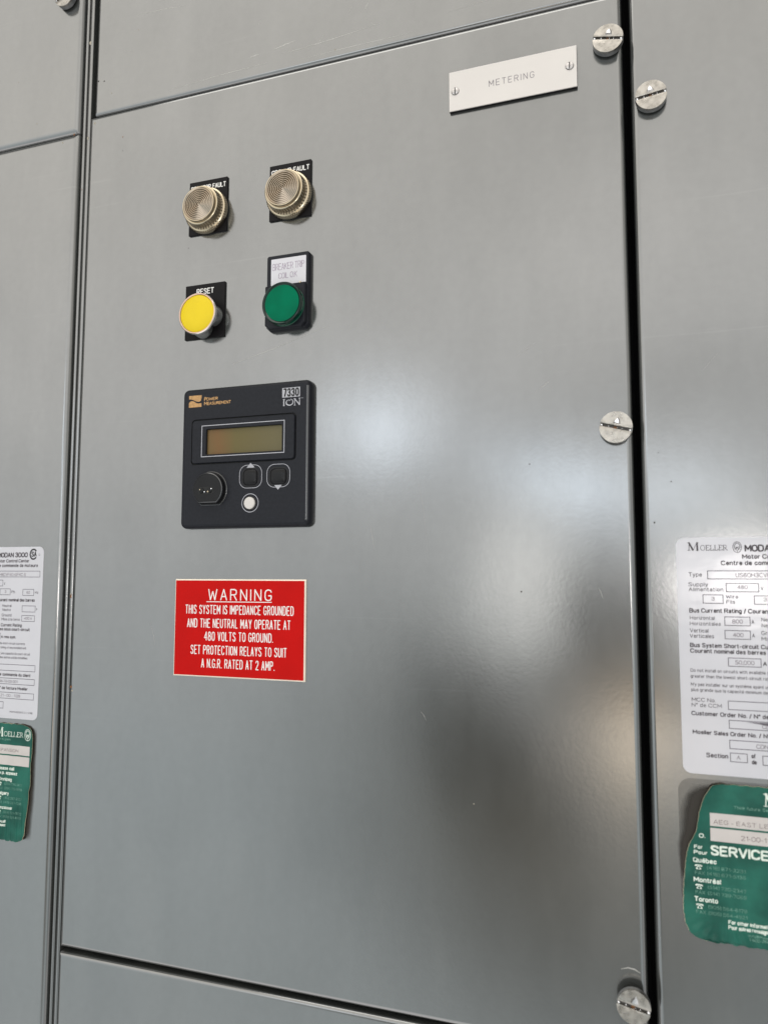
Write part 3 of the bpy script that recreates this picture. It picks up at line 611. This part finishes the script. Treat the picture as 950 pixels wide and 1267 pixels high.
def rating_label(xl, zt, label, fields, faded):
    W, H = 75.0, 122.0; D = .16
    t = thing('rating_label', label, 'rating label', xl + W / 2, zt - H / 2, 'white printed rating labels on the outer doors')
    b = MB(); b.rbox(xl, xl + W, zt - H, zt, 0, .12, 4.2, .06, n=8); pa = b.build('label_sheet', ['label'], t)
    b = MB()
    def T(s_, u, v, cap, u1=None, bold=0., m=0, **k): b.text(s_, xl + u, zt - v, cap, None if u1 is None else xl + u1, D, bold, m, **k)
    def box(u0, u1, v0, v1): b.rectline(xl + u0, xl + u1, zt - v1, zt - v0, .36, D, 2)
    B = .014
    serif(b, 'M', xl + 5.7, xl + 11.2, zt - 6.8, 4.2, D); serif(b, 'OELLER', xl + 11.9, xl + 25.0, zt - 6.8, 2.8, D)
    emblem(b, xl + 29.6, zt - 5.2, 2.0, 2.8, .3, D)
    T('MODAN 3000', 33.4, 7.3, 3.0, 60.3, .02)
    b.stroke([(xl + 65.8 + 3.0 * math.cos(a), zt - 5.4 + 3.5 * math.sin(a)) for a in [math.radians(42 + 276 * k / 18) for k in range(19)]], 1.15, D, .02, False, 3)
    T('SA', 64.2, 6.9, 3.1, 68.3, .035, 3); b.stroke(circ(xl + 71.0, zt - 5.8, .65, 12), .22, D, .02, True)
    T('Motor Control Center', 32.0, 11.1, 2.0, 62.0, B); T('Centre de commande de moteurs', 21.8, 14.4, 2.0, 69.9, B)
    T('Type', 5.8, 20.4, 1.95, 12.1); box(15, 72.3, 17.5, 21.7)
    T('Supply', 5.6, 25.5, 1.85, 14.9); T('Alimentation', 5.7, 28.1, 1.85, 22.1); box(23.7, 38.9, 24.0, 28.3); T('V', 40, 27.3, 1.7)
    box(12.4, 22, 30.0, 34.4); T('Wire', 23.5, 31.7, 1.7, 29.1); T('Fils', 23.6, 34.4, 1.7, 27.5); box(36.7, 46.1, 30.3, 34.6); T('Ph', 47.3, 33.4, 1.8, 50.3); box(57.6, 67.4, 30.5, 34.9); T('Hz', 68.6, 33.5, 1.7, 71.4)
    T('Bus Current Rating / Courant nominal des barres', 5.7, 39.2, 1.95, 68.4, B)
    T('Horizontal', 5.8, 42.9, 1.7, 17.5); T('Horizontales', 5.7, 45.9, 1.7, 20.3); box(22.4, 34.3, 41.3, 45.7); T('A', 35.1, 44.5, 1.7)
    T('Neutral', 39.6, 43.3, 1.75, 47.6); T('Neutre', 39.7, 46.2, 1.75, 47.1); box(57.6, 69.3, 42.3, 46.6); T('A', 70.2, 45.2, 1.5)
    T('Vertical', 5.6, 49.6, 1.85, 14.3); T('Verticales', 5.5, 52.4, 1.85, 16.9); box(22.3, 34.2, 48.3, 52.6); T('A', 35.1, 51.4, 1.7)
    T('Ground', 39.4, 50.1, 1.85, 48.0); T('Mise à la terre', 39.4, 53.0, 1.8, 55.7); box(57.6, 69.0, 49.2, 53.3)
    T('Bus System Short-circuit Current Rating', 5.5, 57.2, 1.9, 57.7, B); T('Courant nominal des barres sous court-circuit', 5.5, 60.1, 1.9, 65.1, B)
    box(23.4, 38.6, 62.3, 66.5); T('A rms sym.', 39.6, 65.6, 1.8, 52.8, B)
    T('Do not install on circuits with available short-circuit currents', 5.3, 70.0, 1.5, 61.4); T('greater than the lowest short-circuit rating of any installed unit.', 5.2, 73.0, 1.5, 63.0)
    T("N'y pas installer sur un système ayant une capacité de court-circuit", 5.2, 77.2, 1.5, 66.4); T('plus grande que la capacité minimum des autres unités installées.', 5.3, 80.0, 1.5, 64.4)
    T('MCC No.', 5.4, 85.2, 1.8, 16.6); T('N° de CCM', 5.3, 87.9, 1.75, 19.4); box(22.6, 71.4, 84.2, 88.5)
    T('Customer Order No. / N° de commande du client', 5.1, 92.2, 1.85, 67.5, B); box(22.7, 71.2, 93.9, 98.0)
    T('Moeller Sales Order No. / N° de facture Moeller', 5.4, 101.7, 1.8, 65.4, B); box(22.6, 71.1, 103.9, 108.1)
    T('Section', 11.5, 113.1, 1.95, 21.4, B); box(22.7, 30.5, 110.3, 114.6); T('of', 32.6, 112.0, 1.85, None, B); T('de', 32.7, 115.0, 1.85, None, B); box(37.6, 44.2, 110.7, 115.2)
    T('MAM 4609 R 2 / 1/98', 50.5, 117.9, 1.2, 70.6)
    for s_, u, v, cap, u1 in fields: T(s_, u, v, cap, u1, 0, 1)
    b.build('printing', ['ink', 'ink_lt', 'box_ink', 'black_ink'], pa, recalc=False)
    if faded:
        b = MB()   # dark smudge rubbed across the order number
        for k in range(5):
            zz = zt - 94.6 - k * .35
            b.stroke([(xl + 31 + 3 * k, zz + .2), (xl + 36 + 2 * k, zz), (xl + 41, zz - .2), (xl + 46, zz + .3)], [.1, .5, 1.1, .3], D + .03 + k * .01, .02)
        b.build('smudge', ['box_ink'], pa, recalc=False)
rating_label(23.35, 19.6, 'white rating label on the right hand door above the green service sticker',
    [('US60H3CVF4C+GF4C-S', 28.5, 20.7, 2.0, 60), ('480', 29.1, 26.8, 1.75, 33.7), ('3', 16.5, 32.9, 1.7, 17.9), ('3', 41.0, 33.0, 1.7, 42.4), ('60', 61, 33.5, 1.7, 64), ('800', 26.0, 44.5, 1.85, 30.7), ('400', 26.2, 51.4, 1.85, 30.8),
     ('400 A', 60.1, 52.0, 1.7, 66.6), ('50,000', 26.7, 65.4, 1.85, 35.4), ('CDN-TG-00-001', 38.0, 97.1, 1.75, 57), ('CDN 21 - 00 - 1128', 35.0, 107.1, 1.85, 59), ('A', 25.7, 113.2, 1.8, 27.2)], True)
rating_label(-471.7, 19.4, 'white rating label half seen at the left edge of the photo',
    [('US60H8CVF4C+GF4C-S', 28.5, 20.9, 1.9, 59.5), ('480', 29.1, 26.8, 1.75, 33.7), ('3', 16.5, 32.9, 1.7, 17.9), ('3', 41.0, 33.2, 1.7, 42.4), ('60', 61, 33.6, 1.7, 64), ('800', 26.0, 44.5, 1.85, 30.7), ('400', 26.2, 51.4, 1.85, 30.8),
     ('400 A', 60.1, 52.0, 1.7, 66.6), ('50,000', 26.7, 65.4, 1.85, 35.4), ('CDN-TG-00-001', 38.0, 97.0, 1.75, 56.2), ('CDN 21 - 00 - 1128', 35.0, 106.9, 1.75, 59.1), ('A', 25.7, 113.2, 1.8, 27.2)], False)

# ------------------------------------------------------------------ green service stickers
def interp(tab, z):
    if z >= tab[0][0]: return tab[0][1]
    for (za, xa), (zb_, xb) in zip(tab, tab[1:]):
        if z >= zb_:
            q = (z - zb_) / (za - zb_); return xb + (xa - xb) * q
    return tab[-1][1]
def phone(b, x, z, w, h, d, m):
    b.flat([(x + u * w, z + v * h) for u, v in ((.18, 0), (.82, 0), (.86, .2), (.66, .56), (.66, .68), (.34, .68), (.34, .56), (.14, .2))], d, m)
    b.flat([(x + u * w, z + v * h) for u, v in ((0, .62), (.24, .62), (.28, .76), (.72, .76), (.76, .62), (1, .62), (1, .82), (.85, .98), (.15, .98), (0, .82))], lambda a, c: d(a, c) + .02, m)
    b.flat(circ(x + .5 * w, z + .3 * h, .16 * w, 10), lambda a, c: d(a, c) + .04, m + 1)

def sticker(name_label, LT, RT, zt, zb, dfun, ux, vz, content, mirror):
    jag = lambda z: .10 * math.sin(z * 1.7 + .7) * math.sin(z * .43) + .09 * math.sin(z * 5.3) * max(0, math.sin(z * .31 + 1)) + .05 * math.sin(z * 11.3 + 2)
    t = thing('service_sticker', name_label, 'service sticker', ux + 37, (zt + zb) / 2, 'worn green service stickers below the rating labels')
    def sheet(part, mats, grow, d_off, lift):
        b = MB(); R_, C_ = 100, 150; rows = []
        for j in range(R_ + 1):
            z = zt - (zt - zb) * j / R_
            xl, xr = interp(LT, z) - grow * 1.6 + jag(z) * (1 if grow else 1.25), interp(RT, z) + grow * 1.3 - jag(z + 3) * (1 if grow else 1.2)
            row = []
            for i in range(C_ + 1):
                x = xl + (xr - xl) * i / C_
                zz = z
                if j == R_: zz = z + .25 * math.sin(x * .8) + .12 * math.sin(x * 2.3 + 1) - grow
                if j == 0: zz = z + .18 * math.sin(x * 1.1) + grow
                b.v.append((x, zz, dfun(x, zz) * lift + d_off)); row.append(len(b.v) - 1)
            rows.append(row)
        for a, c in zip(rows, rows[1:]): b.bridge(a, c, closed=False)
        return b.build(part, mats, t, sharp=70)
    sheet('paper_backing', ['paper_edge'], .09, -.22, 1.0)
    pa = sheet('green_sheet', ['green_paper'], 0, .04, 1.0)
    b = MB(); Dx = lambda x, z: dfun(x, z) + .10
    content(b, lambda u: ux + u, lambda v: vz - v, Dx)
    b.build('printing', ['pale_ink', 'green_paper', 'paper', 'brown_ink', 'faded_ink'], pa, recalc=False)
    return t
def grime_shade(t, inner, outer, zs, k=1.0):  # fading dark band: real grime plus the lifted edge's shadow painted in
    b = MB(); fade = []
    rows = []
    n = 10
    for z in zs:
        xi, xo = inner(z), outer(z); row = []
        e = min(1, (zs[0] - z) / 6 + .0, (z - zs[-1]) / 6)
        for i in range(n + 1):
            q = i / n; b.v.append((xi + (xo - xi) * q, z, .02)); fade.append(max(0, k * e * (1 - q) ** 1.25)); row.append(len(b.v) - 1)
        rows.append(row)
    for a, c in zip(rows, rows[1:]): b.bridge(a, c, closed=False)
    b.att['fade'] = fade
    b.build('grime_shade_edge', ['grime_shade'], t, recalc=False)

def left_half(b, X, Z, D):
    serif(b, 'M', X(39.0), X(46.9), Z(9.1), 6.1, D); serif(b, 'OELLER', X(47.4), X(64.6), Z(8.9), 3.4, D)
    emblem(b, X(68.7), Z(6.8), 2.6, 3.9, .42, D)
    b.text('Think future. Switch to green.', X(25.3), Z(11.6), 1.3, X(53.9), D, 0, 4)
    for v0, v1 in ((14.7, 21.15), (22.1, 28.6)): boxgrid(b, X(13.9), X(70.9), Z(v1), Z(v0), D, 2)
    b.text('O.', X(8.6), Z(27.3), 1.8, X(11.2), D, .02)
def boxgrid(b, x0, x1, z0, z1, D, m):
    n, k = 130, 8; rows = []
    for j in range(k + 1):
        row = []
        for i in range(n + 1):
            x, z = x0 + (x1 - x0) * i / n, z0 + (z1 - z0) * j / k; b.v.append((x, z, D(x, z) - .02)); row.append(len(b.v) - 1)
        rows.append(row)
    for a, c in zip(rows, rows[1:]): b.bridge(a, c, m, closed=False)
def block(b, X, Z, D, u, v, city, n1, n2, cap, uc, un, u2):
    b.text(city, X(u), Z(v), cap, X(uc), D, .025)
    phone(b, X(u + .5), Z(v + 3.6), 3.5, 2.4, D, 0)
    b.text(n1, X(un), Z(v + 2.9), 1.45, X(u2), D, -.004, 4); b.text('FAX', X(u + .6), Z(v + 6.0), 1.5, X(u + 4.9), D, -.002, 4); b.text(n2, X(un), Z(v + 5.9), 1.45, X(u2), D, -.004, 4)
def whole(b, X, Z, D, first, second, second_u):
    left_half(b, X, Z, D)
    if first: b.text(first[0], X(first[1]), Z(first[2]), 1.95, X(first[3]), D, -.006, 3)
    if second: b.text(second[0], X(second[1]), Z(second[2]), 2.1, X(second[3]), D, -.006, 3)
    b.text('For', X(6.1), Z(33.0), 1.6, X(9.8), D, .01); b.text('Pour', X(5.9), Z(35.7), 1.6, X(12), D, .01)
    b.text('SERVICE', X(14.1), Z(35.2), 4.1, X(40.2), D, .02)
    b.text('please call', X(43.2), Z(31.9), 2.0, X(57.8), D, .012); b.text('s.v.p. appelez', X(43.2), Z(35.0), 1.9, X(60.4), D, .012)
    for v, c, a, f, uc in ((39.8, 'Québec', '(418) 871-3231', '(418) 871-5136', 16.1), (49.4, 'Montréal', '(514) 730-2347', '(514) 739-7069', 17.8), (59.0, 'Toronto', '(905) 564-6179', '(905) 564-4921', 16.1)):
        block(b, X, Z, D, 5.5, v, c, a, f, 2.0, uc, 11.9, 29.4)
    for v, c, a, f, uc in ((39.4, 'Winnipeg', '(204) 775-9671', '(204) 775-9658', 56.0), (49.0, 'Calgary', '(403) 287-2507', '(403) 287-1285', 53.6), (58.8, 'Vancouver', '(604) 521-9972', '(604) 521-8979', 57.6)):
        block(b, X, Z, D, 43.4, v, c, a, f, 1.95, uc, 49.8, 65.5)
    b.text('For other information please call', X(21.0), Z(68.1), 1.6, X(51.5), D, .02); b.text('Pour autres renseignements appelez', X(20.9), Z(70.6), 1.6, X(51.5), D, .02)
    b.text('info@moeller.ca', X(29.9), Z(73.2), 1.2, X(44), D, 0, 4); b.text('1-800-268-4614', X(30.1), Z(75.0), 1.2, X(44), D, 0, 4)

def sm(a, b, x):
    q = max(0, min(1, (x - a) / (b - a))); return q * q * (3 - 2 * q)
LTR = [(-106.4, 41), (-106.9, 37.6), (-107.6, 36.4), (-113.8, 32.6), (-120.8, 30.4), (-130.7, 28.6), (-134, 27.0), (-138, 24.9), (-144, 23.5), (-151, 22.7), (-160, 21.8), (-170, 21.4), (-177, 22.2), (-181, 24.0), (-183.5, 27), (-184.6, 32)]
RTR = [(-106.4, 91), (-108, 94), (-111, 95.6), (-180, 95.4), (-184.6, 91)]
def dR(x, z):
    edge = math.exp(-max(0, x - interp(LTR, z)) / 3.0)
    lift = .65 + 1.5 * edge * sm(-152, -128, z)
    bot = sm(-168, -183, z); th = math.atan2(z + 165, x - 42)
    return lift + .42 * bot * math.sin(26 * th) + .2 * math.sin(x * .35 + z * .5) * bot + .05 * math.sin(z * .42 + x * .12) + .09 * edge * math.sin(z * .9)
tR = sticker('torn green service sticker on the right hand door, addressed to eastern cities', LTR, RTR, -106.4, -184.6, dR, 21.4, -106.5,
    lambda b, X, Z, D: whole(b, X, Z, D, ('AEG - EAST LEAMINGTON', 15.7, 19.9, 59), ('21-00-1128', 28.2, 26.8, 45), 0), False)
zs = [-107 - 1.0 * k for k in range(0, 50)]
grime_shade(tR, lambda z: interp(LTR, z) + 1.2, lambda z: interp(LTR, z) - 2.0 - 7.5 * sm(-158, -118, z), zs, 2.6)
b = MB(); lp = rr(20.6, 70, -168, -104.9, 6.5, 8); b.flat(lp, .012); b.att['fade'] = [.22] * len(lp); b.build('adhesive_mark', ['grime_shade'], tR, recalc=False)
LTL = [(-106.0, -467), (-110, -471.5), (-180, -472), (-186, -468)]
RTL = [(-106.0, -409), (-106.5, -404.6), (-107.6, -402.0), (-109, -400.5), (-111.2, -399.5), (-116, -398.9), (-124, -398.9), (-132, -399.7), (-142, -399.5), (-147, -399.3), (-151, -400.5), (-157, -400.4), (-164.4, -401.3), (-171, -402.3), (-181, -402.9), (-184, -404.0), (-186.0, -409)]
def dL(x, z):
    edge = math.exp(-max(0, interp(RTL, z) - x) / 3.0)
    bot = sm(-150, -180, z)
    return .9 + .5 * edge + .32 * bot * math.sin(x * 1.35 + .4 * math.sin(z * .1)) + .14 * math.sin(x * .62 + 1.3) + .05 * math.sin(z * .5) + .12 * math.exp(-((x + 414.5) / .8) ** 2)
tL = sticker('wrinkled green service sticker half seen at the left edge, below the white label', LTL, RTL, -106.0, -186.0, dL, -472.0, -106.0,
    lambda b, X, Z, D: whole(b, X, Z, D, ('AEG - EXPANSION', 30.0, 19.3, 60.6), None, 0), True)
zs = [-107.5 - 1.0 * k for k in range(0, 78)]
grime_shade(tL, lambda z: interp(RTL, z) - 1.5, lambda z: -397.4 - 1.6 * sm(-150, -182, z) + 1.6, zs, 2.2)

# ------------------------------------------------------------------ light: dim room painted into the world, glows and dark patches placed for the reflections
w = bpy.data.worlds.new('World'); sc.world = w; w.use_nodes = True
nt = w.node_tree; nt.nodes.clear(); L = nt.links.new
def MA(op, a, b_=None, clamp=False):
    n = nt.nodes.new('ShaderNodeMath'); n.operation = op; n.use_clamp = clamp
    for i, v in enumerate((a, b_)):
        if v is None: continue
        if isinstance(v, (int, float)): n.inputs[i].default_value = v
        else: L(v, n.inputs[i])
    return n.outputs[0]
tc = nt.nodes.new('ShaderNodeTexCoord'); sp = nt.nodes.new('ShaderNodeSeparateXYZ'); L(tc.outputs['Generated'], sp.inputs[0])
fwd = MA('MAXIMUM', MA('MULTIPLY', sp.outputs[1], -1.0), .06)
ta = MA('DIVIDE', sp.outputs[0], fwd); tb = MA('DIVIDE', sp.outputs[2], fwd)
def gauss(a0, b0, su, sv, ang=0., p=1.0):
    c, s_ = math.cos(math.radians(ang)), math.sin(math.radians(ang))
    da, db = MA('SUBTRACT', ta, a0), MA('SUBTRACT', tb, b0)
    u = MA('DIVIDE', MA('ADD', MA('MULTIPLY', da, c), MA('MULTIPLY', db, s_)), su)
    v = MA('DIVIDE', MA('SUBTRACT', MA('MULTIPLY', db, c), MA('MULTIPLY', da, s_)), sv)
    q = MA('ADD', MA('MULTIPLY', u, u), MA('MULTIPLY', v, v))
    if p != 1: q = MA('POWER', q, p)
    return MA('EXPONENT', MA('MULTIPLY', q, -1.0))
def ramp(f, stops):
    cr = nt.nodes.new('ShaderNodeValToRGB'); e = cr.color_ramp.elements
    while len(e) < len(stops): e.new(.5)
    for i, (p_, c_) in enumerate(stops): e[i].position = p_; e[i].color = (*c_, 1)
    L(f, cr.inputs[0]); return cr.outputs[0]
def sc3(c, k): return tuple(x * k for x in c)
def vmath(op, a, b_):
    n = nt.nodes.new('ShaderNodeVectorMath'); n.operation = op
    for i, v in enumerate((a, b_)):
        if isinstance(v, tuple): n.inputs[i].default_value = v
        else: L(v, n.inputs[i])
    return n.outputs[0]
def vscale(v, f):
    n = nt.nodes.new('ShaderNodeVectorMath'); n.operation = 'SCALE'
    if isinstance(v, tuple): n.inputs[0].default_value = v
    else: L(v, n.inputs[0])
    if isinstance(f, (int, float)): n.inputs['Scale'].default_value = f
    else: L(f, n.inputs['Scale'])
    return n.outputs[0]
WARM, COOL = (1.0, .965, .90), (.92, 1.01, 1.03)
bn = nt.nodes.new('ShaderNodeMapRange'); L(tb, bn.inputs[0]); bn.inputs[1].default_value = -1.5; bn.inputs[2].default_value = 1.5
env = ramp(bn.outputs[0], WORLD_STOPS) if 'WORLD_STOPS' in globals() else ramp(bn.outputs[0], [
    (0.0, sc3((1, .98, .96), 1.6)), (.18, sc3((1, 1, 1), 1.4)), (.26, sc3(COOL, 1.0)), (.40, sc3(COOL, 1.22)), (.50, sc3((.97, 1, 1), 1.42)), (.60, sc3((1, .99, .96), 1.72)), (.75, sc3(WARM, 1.78)), (1.0, sc3(WARM, 1.8))])
# darkens chosen directions of the room, among them the person with the phone
def darken(lst):
    global env
    for g, k in lst: env = vscale(env, MA('SUBTRACT', 1.0, MA('MULTIPLY', g, k)))
def step(f, a_, b_):
    r = nt.nodes.new('ShaderNodeMapRange'); r.interpolation_type = 'SMOOTHSTEP'; L(f, r.inputs[0]); r.inputs[1].default_value = a_; r.inputs[2].default_value = b_
    return r.outputs[0]
# right, far left and top dimmed to cut their light; dark patches added, one for the person
darken([(step(ta, .35, 1.0), .5), (step(ta, -1.15, -2.2), .86), (step(tb, 1.15, 2.0), .55),
        (gauss(-.19, -.255, .17, .085, -62, 1.6), .99), (gauss(-.14, -.34, .36, .24, -30, 1.3), .62), (gauss(-.14, -.42, .17, .17, 0, 1.2), .35), (gauss(.08, -.48, .26, .16, 0, 1.4), .35),
        (gauss(-.28, .155, .30, .026, 14, 1.2), .20), (gauss(-.10, .64, .22, .12, 0, 1.2), .12), (gauss(.08, .26, .14, .05, 0, 1.2), .18)])
for g, col, k in [(gauss(-.345, .215, .075, .062, -4), (.80, .92, 1.06), 2.2), (gauss(-.40, .205, .16, .06, -4), (.82, .93, 1.06), .7), (gauss(-.085, .124, .10, .036, -20), (.78, .92, 1.08), 2.6), (gauss(.065, .112, .09, .045, -4), (.84, .94, 1.05), 1.7),
                  (gauss(-.135, -.015, .05, .09, 0), (1, .97, .91), 2.2), (gauss(-.17, -.04, .07, .07, 0), (1, .98, .93), .5), (gauss(.01, .45, .12, .12, 8), (1.04, .97, .90), .28)]:
    env = vmath('ADD', env, vscale(sc3(col, k), g))
darken([(gauss(-.022, -.062, .068, .088, 0, 3.5), .96), (gauss(.0, -.15, .14, .034, -6, 2), .96)])
for g, col, k in [(gauss(-.004, -.215, .022, .08, 0), (1.10, .84, .55), 2.2), (gauss(-.045, -.20, .045, .055, 0), (1.10, .86, .62), .95), (gauss(-.13, -.38, .20, .17, 0), (1.0, .76, .48), .13), (gauss(.03, -.36, .10, .12, 0), (1.0, .84, .66), .18), (gauss(.055, -.21, .045, .055, 0), (1.08, .86, .64), 1.7), (gauss(.13, -.017, .062, .031, -4, 1.7), (1.03, .97, .93), 21.0)]:
    env = vmath('ADD', env, vscale(sc3(col, k), g))
cv = nt.nodes.new('ShaderNodeCombineXYZ'); L(ta, cv.inputs[0]); L(tb, cv.inputs[1])
nz = nt.nodes.new('ShaderNodeTexNoise'); nz.inputs['Scale'].default_value = 9; nz.inputs['Detail'].default_value = 3; L(cv.outputs[0], nz.inputs['Vector'])
env = vscale(env, MA('ADD', MA('MULTIPLY', nz.outputs['Fac'], .5), .75))
bg = nt.nodes.new('ShaderNodeBackground'); L(env, bg.inputs[0]); bg.inputs[1].default_value = 1.0
out = nt.nodes.new('ShaderNodeOutputWorld'); L(bg.outputs[0], out.inputs[0])

def strip_lamp(loc, size, rad, col, target):
    lt = bpy.data.lights.new('ceiling_light', 'AREA'); lt.shape = 'RECTANGLE'; lt.size, lt.size_y = size; lt.energy = rad * size[0] * size[1] * PI; lt.color = col
    o = bpy.data.objects.new('ceiling_light', lt); COL.objects.link(o); o.location = loc
    o.rotation_euler = (Vector(target) - Vector(loc)).to_track_quat('-Z', 'Y').to_euler()
strip_lamp((-.25, -.75, 1.4 + 1.7), (1.9, .6), 2.7, (1, .97, .92), (-.2, 0, 1.45))

# ------------------------------------------------------------------ camera
X_ = Vector((0.94825401, -0.02542761, -0.31649293)); U_ = Vector((0.00159943, -0.99639296, 0.08484408)); N_ = Vector((-0.31750871, -0.08095995, -0.94479294))
cam = bpy.data.cameras.new('camera'); co = bpy.data.objects.new('camera', cam); COL.objects.link(co)
def wv(c): return Vector((X_[c], -N_[c], U_[c]))
right, down, fw = wv(0), wv(1), wv(2)
R3 = Matrix((right, -down, -fw)).transposed()
co.matrix_world = Matrix.Translation((0, -.420, HZ / 1000)) @ R3.to_4x4()
cam.sensor_fit = 'HORIZONTAL'; cam.sensor_width = 36; cam.lens = 907 / 950 * 36
cam.clip_start = .01; cam.clip_end = 50
cam.dof.use_dof = True; cam.dof.focus_distance = .474; cam.dof.aperture_fstop = 10.0
sc.camera = co
sc.view_settings.view_transform = 'Standard'; sc.view_settings.look = 'None'; sc.view_settings.exposure = 0; sc.view_settings.gamma = 1
sc.render.engine = 'CYCLES'; sc.cycles.use_denoising = True; sc.cycles.max_bounces = 8
sc.cycles.sample_clamp_indirect = 6
